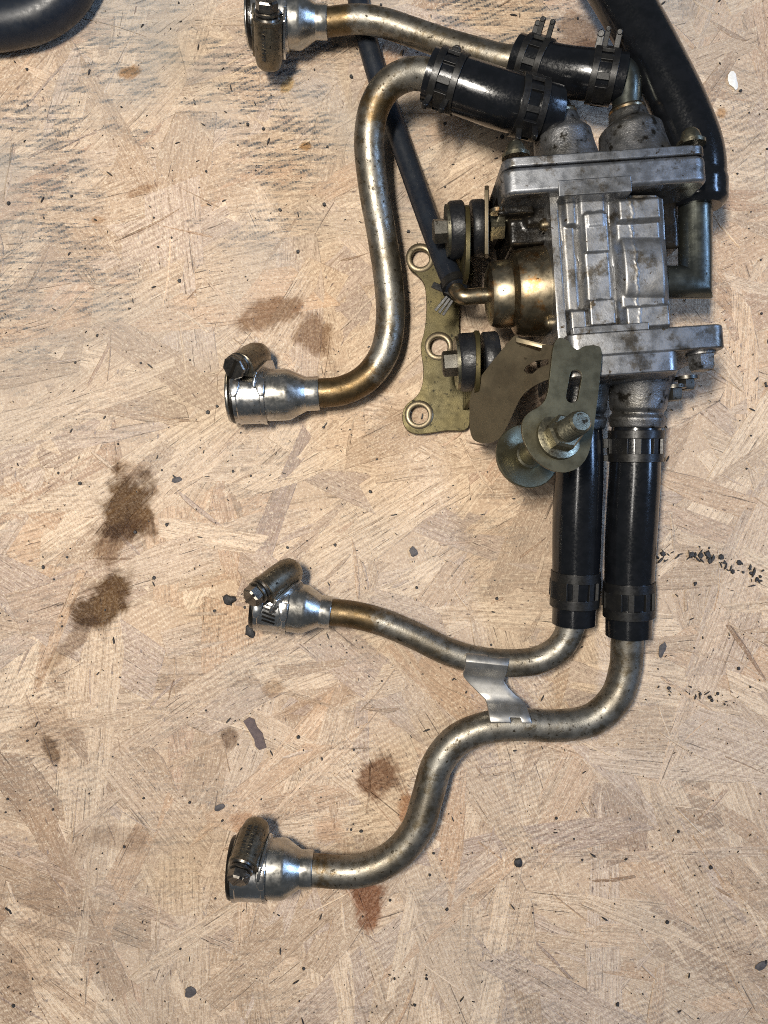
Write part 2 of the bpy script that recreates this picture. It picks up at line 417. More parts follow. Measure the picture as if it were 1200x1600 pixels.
def strand(x, y, ang, L, W, z):
    """ragged flat flake with chamfered rim; returns verts, faces, grain UV, rim flag"""
    ed = min(.6, W * .22)
    S_ = [0, ed / L, .24, .5, .76, 1 - ed / L, 1]; n = len(S_) - 1
    V, UV, E = [], [], []
    ca, sa = math.cos(ang), math.sin(ang)
    ou, ov = rnd.uniform(-900, 900), rnd.uniform(-900, 900)
    tl, tw = rnd.uniform(-.2, .2), rnd.uniform(-.2, .2)
    bend = rnd.uniform(-.04, .04) * L
    wa, wb = rnd.uniform(.72, 1.1), rnd.uniform(.72, 1.1)
    mx = min(.8 * W, .16 * L); sk0, sk1 = rnd.uniform(-mx, mx), rnd.uniform(-mx, mx)
    e0, e1 = rnd.uniform(.45, .95), rnd.uniform(.45, .95)
    for i, s in enumerate(S_):
        wl = W * .5 * (wa + (wb - wa) * s)
        side = [wl * rnd.uniform(.82, 1.1), wl * rnd.uniform(.82, 1.1)]
        if i < 2: side = [q * e0 for q in side]
        if i > n - 2: side = [q * e1 for q in side]
        for k, (sg, inn) in enumerate(((-1, 0), (-1, ed), (1, ed), (1, 0))):
            v = sg * max(.05, side[0 if sg < 0 else 1] - inn)
            u = (s - .5) * L + (sk0 * sg * .5 if i < 2 else sk1 * sg * .5 if i > n - 2 else 0)
            v += bend * math.sin(math.pi * s)
            rim = 1.0 if (i in (0, n) or k in (0, 3)) else 0.0
            zz = z + tl * (s - .5) * 2 + tw * sg * (.6 if inn else 1) - (.42 if rim else 0)
            V.append((x + u * ca - v * sa, y + u * sa + v * ca, zz)); UV.append((u + ou, v + ov)); E.append(rim)
    F = [(4 * i + k, 4 * i + 4 + k, 4 * i + 5 + k, 4 * i + 1 + k) for i in range(n) for k in range(3)]
    return V, F, UV, E

BOARD = board()
flakes = []
for i in range(1150):
    x, y = rnd.uniform(-BX + 12, BX - 12), rnd.uniform(-BY + 12, BY - 12)
    a = R(main_angle(x, y) + rnd.gauss(0, 27) + (90 if rnd.random() < .08 else 0))
    L = min(135, max(22, rnd.gauss(80, 30))); W = min(30, max(5, rnd.gauss(16, 6.5)))
    tone = min(1, max(.08, rnd.gauss(.69, .20)))
    flakes.append((x, y, a, L, W, tone, rnd.random() ** 1.5))
for i in range(520):      # splinters lying on top
    x, y = rnd.uniform(-BX + 12, BX - 12), rnd.uniform(-BY + 12, BY - 12)
    a = R(main_angle(x, y) + rnd.gauss(0, 40))
    flakes.append((x, y, a, rnd.uniform(5, 30), rnd.uniform(.5, 2.6), min(1, max(0, rnd.gauss(.52, .36))), rnd.random()))
N = len(flakes)
top = sorted([i for i in range(N) if abs(flakes[i][0]) < 150 and abs(flakes[i][1]) < 200], key=lambda i: -(i / N + .25 * (flakes[i][3] * flakes[i][4]) ** .5 / 50 - (.5 if i >= 1150 else 0)))
single = set(top[:300])
sv, sf, suv, st = [], [], [], []
for i, (x, y, a, L, W, tone, hue) in enumerate(flakes):
    z = -.72 + .62 * i / N
    v, f, uv, ed = strand(x, y, a, L, W, z)
    sd_ = rnd.random(); tint = [(tone, hue, sd_, q) for q in ed]
    if i in single:
        o = build('wood_strand', (v, f), M['osb'], BOARD, smooth=0)
        o.data.shade_flat(); add_attrs(o.data, uv, tint)
    else:
        n = len(sv); sv += v; sf += [tuple(k + n for k in q) for q in f]; suv += uv; st += tint
o = build('wood_strands', (sv, sf), M['osb'], BOARD, smooth=0); o.data.shade_flat(); add_attrs(o.data, suv, st); o['kind'] = 'stuff'

# ------------------------------------------------------------------ the valve with its hoses and tubes
YAW = R(4.0)
RZ = Matrix.Rotation(YAW, 3, 'Z')
U = RZ @ Vector((1, 0, 0)); V_ = RZ @ Vector((0, 1, 0)); Z_ = Vector((0, 0, 1))
A = empty('valve_assembly', P(955, 420, 0), 'oily cast metal valve joined to black hoses and bent steel tubes', 'valve')

def pxbox(cx, cy, wpx, hpx, z0, z1):
    c = P(cx, cy, z1); k = K(z1)
    return box((c.x, c.y, (z0 + z1) / 2), wpx * k / 2, hpx * k / 2, (z1 - z0) / 2, YAW)

# cast centre body: one skin with ribs, pads and channels
def sstep(a, b, x):
    t = max(0.0, min(1.0, (x - a) / (b - a))); return t * t * (3 - 2 * t)
def casting():
    C_, S_ = math.cos(YAW), math.sin(YAW)
    def plat(X, Y, cx, cy, w, h, e):
        dx, dy = X - cx, Y - cy; a = dx * C_ - dy * S_; b = dx * S_ + dy * C_
        return sstep(-e, e, w / 2 - abs(a)) * sstep(-e, e, h / 2 - abs(b))
    def hgt(X, Y):
        h = 45.4
        for cx, cy, w, hh, z, e in ((870, 416, 20, 240, 49.3, 4), (893, 418, 26, 240, 47.4, 8), (891, 334, 24, 44, 48.9, 7), (903, 501, 30, 36, 49.1, 5),
                                (932, 418, 48, 220, 48.9, 8), (930, 366, 43, 66, 49.9, 5), (928, 346, 40, 34, 50.3, 9), (939, 490, 46, 46, 50.2, 5),
                                (1001, 418, 76, 250, 48.3, 8), (996, 330, 74, 42, 50.4, 8), (1010, 496, 74, 40, 50.0, 6)):
            wob = 1.2 * math.sin(Y * .035 + cx) if w == 48 else 0
            h = max(h, 45.4 + (z - 45.4) * plat(X + wob, Y, cx, cy, w, hh, e))
        q = (Y - 419) / 47.0
        if abs(q) < 1:
            h = max(h, 45.4 + (2.4 + 2.9 * math.sqrt(1 - q * q)) * plat(X, Y, 1003.5, 419, 74, 130, 9))
        pl = 983 + (Y - 318) * .078 + 1.2 * math.sin(Y * .21) + .7 * math.sin(Y * .73)
        if abs(X - pl) < 2.2 and h > 47.5: h += .18 * (1 - abs(X - pl) / 2.2)
        return h + .05 * math.sin(X * .13 + Y * .07)
    V, F = [], []; st = 1.7; nx, ny = int(190 / st), int(226 / st)
    for j in range(ny + 1):
        for i in range(nx + 1):
            py = 306 + j * st; px = 857 + i * st * 184 / 190 + (py - 306) * .062
            z = hgt(px, py)
            q = P(px, py, 48); V.append(Vector((q.x, q.y, z)))
    W_ = nx + 1
    for j in range(ny):
        for i in range(nx): F.append((j * W_ + i, j * W_ + i + 1, (j + 1) * W_ + i + 1, (j + 1) * W_ + i))
    ring = [i for i in range(W_)] + [j * W_ + nx for j in range(1, ny + 1)] + [ny * W_ + i for i in range(nx - 1, -1, -1)] + [j * W_ for j in range(ny - 1, 0, -1)]
    n = len(V)
    for k in ring: V.append(Vector((V[k].x, V[k].y, 7)))
    m = len(ring)
    for k in range(m): F.append((ring[k], ring[(k + 1) % m], n + (k + 1) % m, n + k))
    F.append(tuple(range(n, n + m)))
    return V, F
body = build('valve_body', casting(), M['alu'], A, smooth=50)

def slab(cx, cy, zt, zb, wpx, tpx, cr, ext=0):
    """flange seen on its edge: rounded rectangle in the U-Z plane pushed along V"""
    k = K(zt); c = P(cx, cy, zt); wd = wpx * k / 2; th = tpx * k
    lp = []
    for (sx, sz, a0) in ((1, 1, 0), (-1, 1, 90), (-1, -1, 180), (1, -1, 270)):
        for j in range(6):
            a = R(a0 + j * 18)
            lp.append(Vector((c.x, c.y, 0)) + U * (sx * (wd - cr) + cr * math.cos(a)) + Z_ * (((zt - cr) if sz > 0 else (zb + cr)) + cr * math.sin(a)) - V_ * th / 2)
    return prism(lp, V_ * th)

fl = build('inlet_flange', slab(947, 272, 54.5, 5, 324, 42, 4.5), M['cover'], A, bevel=1.5, segs=3)
build('flange_lip', pxbox(930, 290, 116, 26, 30, 54.75), M['cover'], fl, bevel=.5)
# outer cover with two cone shaped ports
cov = build('inlet_cover', slab(946, 242.5, 54.2, 5.5, 320, 15.5, 4.3), M['cover'], A, bevel=.6, segs=2)
def port(o, tip, r0, r1, name, par):
    d = tip - o; L = d.length
    pr = [(-6, r0 * 1.22), (-2, r0 * 1.2), (L * .12, r0 * 1.08), (L * .35, r0), (L * .62, r0 * .95), (L * .70, r0 * .82), (L * .8, r1 * 1.25), (L, r1 * 1.15), (L + .01, r1 * .6)]
    return build(name, lathe(o, d, pr, 40), M['boss'], par, remesh=.5, relax=4)
la, lb = P(886, 262, 31), P(873, 182, 32); ra, rb = P(992, 255, 31), P(980, 176, 31)
port(la, lb, 10.6, 5.6, 'port', cov); port(ra, rb, 11.6, 5.6, 'port', cov)
for a, b in ((la, lb), (ra, rb)):
    d = (b - a).normalized()
    build('port_ring', lathe(b, d, [(-.2, 4.0), (-.2, 6.2), (.5, 6.5), (1.2, 6.2), (1.2, 4.0)], 32), M['brass'], cov)

of = build('outlet_flange', slab(1011, 532, 54, 6, 252, 38, 4.2), M['cover'], A, bevel=.8, segs=3)
build('flange_lip', pxbox(955, 513, 120, 12, 30, 54.3), M['cover'], of, bevel=.4)
oc = build('outlet_cover', slab(972, 569, 54.2, 6.5, 184, 34, 4), M['cover'], A, bevel=.8, segs=3)
na, nb = P(999, 592, 27), P(995, 668, 25)
port(na, nb, 10.4, 8.2, 'outlet_neck', oc)
ea, eb = P(905, 594, 27), P(905, 672, 25)
port(ea, eb, 10.0, 7.8, 'outlet_neck', oc)

def bolt(at, d, r, name='bolt', mat='bolt', par=A, hexa=True, washer=1.35, h=5):
    prs = [lathe(at, d, [(-.3, r * washer), (.9, r * washer), (1.0, r)], 28)]
    hd = [(.8, r), (h * .78, r), (h, r * .84), (h, 0)]
    prs.append(lathe(at, d, hd, 6 if hexa else 28, .4))
    if not hexa: prs[-1] = lathe(at, d, [(.8, r), (h * .4, r * .98), (h * .75, r * .82), (h * .95, r * .5), (h, 0)], 28)
    return build(name, join(*prs), M[mat], par, smooth=35)
bolt(P(806, 246, 47), V_, 3.5, hexa=False, h=5.5)
bolt(P(1080, 226, 46), V_, 3.5, hexa=False, h=5.5)
bolt(P(1095, 551, 46), -V_, 4.6, mat='boss', washer=1.05, h=6)
bolt(P(1052, 604, 28), -V_, 3.3, mat='bolt_dark', h=5)
bolt(P(1072, 590, 24), -V_, 3.2, mat='bolt_dark', h=4.5)
bolt(P(852, 352, 40), -U, 2.0, name='rivet', mat='brass', hexa=False, washer=1.2, h=2.4)
bolt(P(860, 505, 40), -U, 2.2, name='rivet', mat='brass', hexa=False, washer=1.2, h=2.4)
# grimy parts behind the body
gb = [pxbox(828, 350, 66, 62, 5, 38), pxbox(806, 316, 56, 36, 6, 43), pxbox(842, 330, 40, 40, 6, 40)]
build('greasy_mount_block', join(*gb), M['grease'], A, remesh=.8, relax=5)
build('greasy_side_block', pxbox(1042, 338, 36, 100, 6, 36), M['grease'], A, remesh=.8, relax=5)
bolt(P(782, 318, 49.5) - Vector((0, 0, 8)), V_, 2, name='rivet', mat='brass', hexa=False, h=2)

# vacuum diaphragm
dc = P(858, 455, 31)
dp = build('diaphragm_can', lathe(dc, -U, [(-.6, 17.2), (.6, 17.2), (.8, 15.2), (1.4, 15.6), (10.5, 15.0), (12.4, 14.2), (13.2, 12.6), (13.4, 11.4), (14.2, 11.9), (19, 11.6), (21.0, 10.6), (21.9, 8.5), (22.2, 5), (22.4, 3.4), (22.4, 0)], 56), M['brass'], A, smooth=28)
q0 = dc - U * 22
sp = catmull([q0, q0 - U * 3.5 + V_ * .1, P(722, 463, 31), P(712, 452, 29), P(706, 440, 27)])
build('vacuum_nipple', sweep(sp, 2.9, 20), M['brass'], A)

# thin vacuum hose
kp = catmull([P(548, -60, 5), P(566, 30, 5), P(590, 120, 5.2), P(618, 200, 6), P(648, 285, 9), P(676, 362, 15), P(698, 418, 23), P(713, 452, 29)])
th = build('vacuum_hose', sweep(kp, 4.05, 24), M['rubber_blue'], A)
hd = (kp[-1] - kp[-4]).normalized()
cl = build('hose_clip', lathe(kp[-1] - hd * 3.6, hd, [(0, 4.0), (0, 5.0), (3.2, 5.0), (3.2, 4.0)], 28, closed=True), M['springclamp'], A)
def bar(a, b, r, flat=.5, wide=1.0):
    d = (b - a).normalized(); s = d.cross(Z_).normalized(); u = s.cross(d)
    Mx = Matrix((s, d, u)).transposed()
    return box((a + b) / 2, r * wide, (b - a).length / 2, r * flat, M=Mx)
build('clip_ear', bar(P(706, 458, 29), P(676, 445, 27), 1.1, .5), M['springclamp'], cl, bevel=.15)
for s in (-1, 0, 1):
    build('clip_ear', bar(P(703 + s * 4, 466 + s * 3, 29), P(686 + s * 6, 489 + s * 3.5, 27), .55, .8), M['springclamp'], cl, bevel=.15)

# steel elbow and big hose on the right
e0 = P(1036, 441, 33); e1 = P(1086, 441, 33); e2 = P(1086, 300, 33)
def mitre(a, b, c, r, n=32):
    """two straight pipes meeting in a sharp corner"""
    d1 = (b - a).normalized(); d2 = (c - b).normalized(); nrm = (d1 + d2).normalized() ; 
    V, F = [], []; e = Z_; s1 = d1.cross(e)
    for st, o in enumerate((a, b, c)):
        for k in range(n):
            t = 2 * math.pi * k / n
            off = e * (r * math.sin(t)); w_ = r * math.cos(t)
            if st == 0: q = a + s1 * w_ + off
            elif st == 2: q = c + d2.cross(e) * w_ + off
            else:
                m = (d1 - d2).normalized()          # bisector points outwards
                s2 = d2.cross(e)
                bis = (s1 + s2).normalized(); q = b + bis * (w_ / max(.3, bis.dot(s1))) + off
            V.append(q)
    for i in range(2):
        for k in range(n): F.append((i * n + k, i * n + (k + 1) % n, (i + 1) * n + (k + 1) % n, (i + 1) * n + k))
    F.append(tuple(range(n))); F.append(tuple(range(2 * n, 3 * n)))
    return V, F
build('elbow_pipe', mitre(e0, e1, e2, 5.7), M['elbow'], A, smooth=50)
jp = catmull([P(870, -150, 22), P(935, -60, 24), P(990, 30, 27), P(1030, 105, 30), P(1066, 180, 32), P(1088, 245, 33), P(1090, 325, 33)])
build('large_hose', sweep(jp, lambda t: 9.6 + (.5 if .93 < t < .985 else 0) - (0 if t < .985 else 1.6 * ((t - .985) / .015) ** 2), 36), M['rubber'], A)

# upper hoses, stubs and the two tubes that leave them
def hose_clamp_band(c, d, r, wdt, parent, ears, mats='springclamp'):
    """spring band: two rims joined by bars, slots between, plus ears"""
    d = d.normalized()
    prof = [(-wdt / 2, r), (-wdt / 2, r + .75), (wdt / 2, r + .75), (wdt / 2, r)]
    rim = []
    rim.append(lathe(c - d * (wdt * .36), d, [(-wdt * .13, r - .3), (-wdt * .13, r + .9), (wdt * .13, r + .9), (wdt * .13, r - .3)], 40, closed=True))
    rim.append(lathe(c + d * (wdt * .36), d, [(-wdt * .13, r - .3), (-wdt * .13, r + .9), (wdt * .13, r + .9), (wdt * .13, r - .3)], 40, closed=True))
    e1 = (Z_ - d * Z_.dot(d)).normalized(); e2 = d.cross(e1)
    for k in range(9):
        a = k * 2 * math.pi / 9 + .2
        rad = e1 * math.cos(a) + e2 * math.sin(a); tan = d.cross(rad)
        rim.append(box(c + rad * (r + .2), .62, 1.1 + 2.2 * (k % 2), wdt * .24, M=Matrix((rad, tan, d)).transposed()))
    b = build('spring_clamp', join(*rim), M[mats], parent, bevel=.18)
    for (off, ang, ln, sz) in ears:
        rad = e1 * math.cos(R(ang)) + e2 * math.sin(R(ang)); tan = d.cross(rad)
        s = c + d * off
        vf = join(box(s + rad * (r + ln / 2), ln / 2 + .4, .55, sz, M=Matrix((rad, tan, d)).transposed()),
                  lathe(s + rad * (r + ln) - tan * .9, tan, [(0, sz * .9), (.2, sz), (1.6, sz), (1.8, sz * .9)], 12))
        build('clamp_ear', vf, M[mats], b, bevel=.2)
    return b

# rear hose + stub + tube
build('port_stub', sweep([ra + (rb - ra) * .9] + [rb + V_ * .8] + catmull([rb + V_ * 3, P(980, 130, 31.5), P(976, 116, 31.5), P(962, 108, 31), P(935, 106, 30)]), 5.0, 28), M['elbow'], A)
hp = catmull([P(974, 124, 31.5), P(930, 118, 30.5), P(870, 110, 27), P(806, 92, 23)])
h2 = build('rear_hose', sweep(hp, 8.5, 32), M['rubber'], A)
hose_clamp_band(hp[6], hp[8] - hp[4], 8.5, 9, A, [(-2.5, 62, 5.5, 1.0), (1.5, 58, 6, .9), (3.6, 70, 4.5, 1.2)])
hose_clamp_band(hp[-7], hp[-5] - hp[-9], 8.5, 9, A, [(-2.0, 55, 5.5, .9), (1.8, 57, 5.5, .9), (3.8, 66, 4, 1.0)])
ta = catmull([P(830, 92, 24), P(790, 93, 23), P(745, 82, 21), P(690, 66, 18.5), P(640, 49, 17), P(600, 36, 16.5), P(560, 30, 16), P(500, 36, 15)])
build('metal_tube', sweep(ta, 5.05, 30), M['tube'], A)
# front hose + stub + tube
build('port_stub', sweep([la + (lb - la) * .9] + [lb + V_ * .5] + catmull([lb + V_ * 2, P(866, 166, 33), P(845, 172, 35), P(820, 168, 36)]), 4.7, 28), M['grease'], A)
gp = catmull([P(866, 176, 34), P(836, 170, 36), P(790, 158, 37), P(740, 141, 37), P(700, 127, 36.5), P(671, 117, 36)])
build('front_hose', sweep(gp, lambda t: 9.1 + .5 * math.sin(math.pi * min(1, t * 1.1)), 32), M['rubber'], A)
hose_clamp_band(gp[8], gp[10] - gp[6], 9.5, 9.5, A, [(-2.2, -60, 5.5, 1.0), (2.6, -72, 4.5, 1.0)])
hose_clamp_band(gp[-6], gp[-4] - gp[-8], 9.25, 9.5, A, [(-2.6, -62, 6, 1.0), (3.2, -64, 6, 1.0), (0, 50, .6, 1.6)])
tb = catmull([P(700, 127, 36), P(668, 117, 35), P(640, 116, 33), P(608, 132, 30), P(586, 165, 27), P(577, 215, 23.5), P(583, 290, 19.5), P(597, 370, 16), P(607, 440, 13.5), P(610, 500, 12), P(600, 552, 11.2), P(573, 590, 11), P(535, 610, 11), P(480, 615, 11)])
build('metal_tube', sweep(tb, 5.5, 30), M['tube'], A)

# lower hoses and tubes
ep = catmull([P(905, 668, 25), P(905, 730, 23), P(902, 800, 20), P(900, 880, 16.5), P(896, 974, 13.5)])
build('outlet_hose', sweep(ep, lambda t: 8.0 + .9 * max(0, math.sin(math.pi * min(1, t * 1.12))) ** .7, 34), M['rubber'], A)
hose_clamp_band(ep[-12], ep[-10] - ep[-14], 8.2, 13.5, A, [(-2, 150, 2.5, 1.0)])
fp = catmull([P(994, 664, 25), P(992, 730, 23.5), P(988, 800, 21), P(984, 880, 17.5), P(982, 992, 14)])
build('outlet_hose', sweep(fp, lambda t: 8.45 + .8 * max(0, math.sin(math.pi * min(1, t * 1.12))) ** .7, 34), M['rubber'], A)
hose_clamp_band(fp[-12], fp[-10] - fp[-14], 8.6, 13.5, A, [(-2, 150, 2.5, 1.0)])
hose_clamp_band(fp[6], fp[8] - fp[4], 8.9, 11.5, A, [(-1.0, 98, 4.6, 1.7), (4.4, 98, 4.2, 1.1)])
tc = catmull([P(899, 930, 15), P(893, 975, 13.5), P(876, 1010, 12.2), P(842, 1031, 11.2), P(795, 1036, 10.6), P(745, 1031, 10.2), P(700, 1018, 10), P(650, 994, 10), P(600, 973, 10), P(555, 961, 10.2), P(490, 954, 10.6)])
build('metal_tube', sweep(tc, 5.2, 30), M['tube'], A)
td = catmull([P(982, 950, 15.5), P(980, 1000, 13.6), P(977, 1045, 12.2), P(962, 1090, 11.6), P(925, 1124, 11.5), P(870, 1134, 11.5), P(810, 1132, 11.5), P(755, 1138, 11.6), P(712, 1158, 11.8), P(683, 1195, 12), P(668, 1245, 12), P(650, 1298, 12.2), P(612, 1340, 12.4), P(560, 1361, 12.6), P(470, 1358, 12.6)])
build('metal_tube', sweep(td, 6.0, 32), M['tube'], A)

# flared tube ends (bright steel sleeves)
def flare(tip, inner, rt, rf, name='flared_end'):
    """tip: where the sleeve ends (away from the tube), inner: where it meets the tube"""
    d = (tip - inner); L = d.length
    pr = [(-.05, rt - .6), (0, rt + .75), (.5, rt + .95), (L * .145, rt + .95), (L * .165, rt + 1.3), (L * .32, rf - .35), (L * .36, rf), (L * .985, rf), (L, rf - .3), (L, rf - 1.2), (L * .4, rf - 1.3), (L * .2, rt - .8)]
    return build(name, lathe(inner, d, pr, 44), M['flare'], A, smooth=22)
FL = {}
for key, tip, inn, rt, rf in (('A', P(388, 31, 15), P(512, 34.5, 15.2), 5.05, 9.7), ('B', P(358, 620, 11), P(499, 614.5, 11), 5.5, 9.7), ('C', P(399, 941, 11), P(517, 957, 10.5), 5.2, 9.3), ('D', P(360, 1355, 12.6), P(489, 1358.5, 12.6), 6.0, 10.9)):
    flare(tip, inn, rt, rf); FL[key] = (tip, inn, rf)

# sheet clip that ties the two lower tubes
rows = [((729, 1018), (797, 1026), 12.6), ((728, 1024), (796, 1031), 15.4), ((727, 1033), (794, 1040), 16.4), ((726, 1043), (792, 1049), 15.0), ((723, 1051), (789, 1057), 12.6), ((724, 1057), (787, 1063), 11.8), ((733, 1068), (794, 1074), 11.8),
        ((746, 1081), (806, 1086), 12), ((758, 1093), (818, 1096), 12.4), ((761, 1102), (823, 1104), 14.2), ((763, 1112), (826, 1114), 16.6), ((764, 1121), (829, 1122), 18.1), ((766, 1129), (831, 1130), 18.5)]
V0, F0 = [], []
for (a, b, z) in rows:
    for j in range(5):
        s = j / 4; px = a[0] + (b[0] - a[0]) * s; py = a[1] + (b[1] - a[1]) * s
        V0.append(P(px, py, z))
for i in range(len(rows) - 1):
    for j in range(4): F0.append((i * 5 + j, i * 5 + j + 1, (i + 1) * 5 + j + 1, (i + 1) * 5 + j))
F0 = F0[:]; F0.remove(F0[2]) ; F0 = [f for f in F0 if f != (57, 58, 63, 62)]
cp = build('tube_clip', (V0, F0), M['clip'], A, smooth=0)
m = cp.modifiers.new('t', 'SOLIDIFY'); m.thickness = .0011; m.offset = 0
m = cp.modifiers.new('b', 'BEVEL'); m.width = .0003; m.segments = 2; m.limit_method = 'ANGLE'; m.angle_limit = R(50)

# ------------------------------------------------------------------ mounting plate, bushings, bracket
zp = lambda x, y: 4.0
out = [(640, 420), (634, 403), (638, 388), (650, 379), (668, 381), (690, 392), (716, 402), (738, 404), (742, 440), (722, 452), (716, 500), (722, 556), (738, 566), (738, 600), (734, 640), (734, 674), (700, 672), (672, 677), (650, 679), (634, 672), (627, 652), (633, 632), (652, 620), (661, 600), (662, 575), (659, 556), (657, 538), (664, 516), (667, 480), (665, 446), (656, 432)]
outl = [P(p[0], p[1], 4.0) for p in chaikin([(*p, 0) for p in out], 2)]
mp_ = build('mounting_plate', plate(outl, [circle_px(657, 403, 14, zp), circle_px(686, 541, 14, zp), circle_px(655, 648, 14.5, zp)], (0, 0, -2.2)), M['olive'], A, bevel=.35, smooth=30)
for (cx, cy) in ((657, 403), (686, 541), (655, 648)):
    build('hole_rim', lathe(P(cx, cy, 3.9), Z_, [(0, 3.6), (.0, 5.7), (.45, 5.2), (.5, 4.0), (.3, 3.6)], 28, closed=True), M['bracket'], mp_)
def ear(x, yc, y0, zt, wd, name='plate_ear'):
    """upright tongue of sheet with a rounded top, plane facing left"""
    b = P(x, yc, zt); lp = []
    for j in range(13):
        a = math.pi * j / 12
        lp.append(Vector((b.x, b.y + wd * math.cos(a), zt - wd * .6 + wd * .6 * math.sin(a))))
    lp += [Vector((b.x - 1, b.y - wd - 2, 3.5)), Vector((b.x - 1, b.y + wd + 1, 3.5))]
    return build(name, prism(lp, (1.7, 0, 0)), M['olive'], mp_, bevel=.3)
ear(728, 368, 0, 42, 13)
ear(744, 560, 0, 41, 11)
def bushing(axis, xs, hexr, rr):
    """bolt head, washer, rubber, gap, rubber, in a row along U"""
    o = P(xs[0], axis[0], axis[1]); k = K(axis[1])
    X = lambda px: (px - xs[0]) * k
    hb = build('bolt', join(lathe(o, U, [(0, hexr * .8), (.5, hexr), (X(xs[1]), hexr), (X(xs[1]), hexr * 1.3), (X(xs[1]) + 1.0, hexr * 1.35)], 6, .5)), M['bolt_dark'], A, smooth=30)
    build('washer', lathe(o, U, [(X(xs[1]), 2), (X(xs[1]), rr * .93), (X(xs[1]) + 1.0, rr * .93), (X(xs[1]) + 1.0, 2)], 40), M['bolt'], A)
    build('rubber_bushing', lathe(o, U, [(X(xs[1]) + 1.0, 2), (X(xs[1]) + 1.0, rr * .97), (X(xs[1]) + 1.8, rr * 1.03), (X(xs[2]) - .6, rr * 1.03), (X(xs[2]), rr * .96), (X(xs[2]), 2)], 40), M['bush'], A)
    build('rubber_bushing', lathe(o, U, [(X(xs[3]), 2), (X(xs[3]), rr * .97), (X(xs[3]) + .6, rr * 1.02), (X(xs[4]) - .6, rr * 1.02), (X(xs[4]), rr * .97), (X(xs[4]), 2)], 40), M['bush'], A)
    return o, X
o, X = bushing((362, 31), (676, 697, 725, 736, 757), 4.4, 9.6)
lp = []
build('support_plate', prism([P(757, 290, 41), P(757, 296, 44), P(757, 350, 44), P(757, 398, 40), P(757, 404, 30), P(757, 404, 22), P(757, 300, 10), P(757, 290, 14)], U * 1.5), M['bracket'], A, bevel=.3)
build('nut', lathe(P(764, 356, 32), U, [(0, 5.2), (.8, 5.3), (.9, 4.6), (5, 4.6), (5.4, 3.8)], 6, .3), M['bolt'], A, smooth=30)
bushing((569, 30), (691, 712, 744, 754, 778), 4.6, 10.0)

# brown sloping bracket and the strap with the nut
zb = lambda x, y: 57 - (864 - x) * .17 - max(0, (y - 600)) * .10
o1 = [(797, 531), (806, 522), (812, 530), (822, 540), (862, 538), (874, 545), (870, 590), (858, 592), (835, 602), (815, 618), (804, 640), (790, 672), (775, 692), (745, 693), (734, 680), (733, 640), (735, 612), (758, 578)]
ol = [P(p[0], p[1], zb(p[0], p[1])) for p in chaikin([(*p, 0) for p in o1], 2)]
sl = [P(x, y, zb(x, y)) for x, y in ((822, 572), (836, 564), (857, 561), (857, 569), (842, 575), (832, 584), (823, 584), (818, 579))]
br = build('bracket', plate(ol, [sl], (.6, .5, -2.0)), M['bracket'], A, bevel=.35, smooth=30)
# its hidden foot that carries the load down to the valve cover
build('bracket_foot', prism([P(806, 527, 50), P(866, 541, 56), P(868, 552, 56), P(868, 556, 30), P(806, 545, 20), P(800, 535, 22)], V_ * -1.6), M['bracket'], br, bevel=.3)
zt = lambda x, y: 58.5 + .02 * (940 - x) + .012 * (y - 600)
o2 = [(866, 526), (888, 530), (893, 541), (903, 548), (912, 540), (934, 539), (941, 546), (940, 570), (932, 640), (925, 690), (918, 715), (904, 732), (882, 740), (856, 734), (832, 715), (818, 690), (814, 662), (824, 645), (846, 634), (856, 618), (860, 580)]
ol = [P(p[0], p[1], zt(p[0], p[1])) for p in chaikin([(*p, 0) for p in o2], 2)]
def slot(x0, y0, x1, y1, r):
    pts = []; a0 = math.atan2(y1 - y0, x1 - x0)
    for j in range(9): a = a0 + math.pi / 2 + math.pi * j / 8; pts.append((x0 + r * math.cos(a), y0 + r * math.sin(a)))
    for j in range(9): a = a0 - math.pi / 2 + math.pi * j / 8; pts.append((x1 + r * math.cos(a), y1 + r * math.sin(a)))
    return [P(x, y, zt(x, y)) for x, y in pts]
strap = build('bracket_strap', plate(ol, [slot(900, 587, 894, 620, 9.5)], (0, 0, -2.0)), M['tab'], A, bevel=.35, smooth=30)
ax = (P(899, 661, 74) - P(823, 713, 38)).normalized()
nc = P(873, 682, 60.2)
nut = build('flange_nut', join(lathe(nc, ax, [(0, 7.6), (.9, 7.4), (1.6, 5.4)], 36), lathe(nc, ax, [(1.2, 5.8), (5.6, 5.8), (6.4, 5.0), (6.4, 3)], 6, .35)), M['bolt'], A, smooth=30)
thr = []
for i in range(9): thr += [(i * 1.15, 3.75), (i * 1.15 + .55, 3.25)]
build('stud', lathe(nc + ax * 4.5, ax, [(0, 3.6)] + [(a + .3, r) for a, r in thr] + [(10.9, 3.5), (11.6, 2.9), (11.6, 0)], 28), M['bolt'], nut, smooth=33)
wc = P(823, 713, 38)
build('washer', lathe(wc, ax, [(-.8, 3), (-.8, 11.0), (-.4, 11.3), (.5, 11.3), (.8, 11.0), (.8, 5.0), (.2, 4.2), (.2, 3)], 48), M['tab'], A)
build('stud_collar', lathe(wc, ax, [(0, 4.6), (2.4, 4.6), (3, 4.0), (20, 3.5), (23, 3.5)], 28), M['bolt'], A, smooth=35)

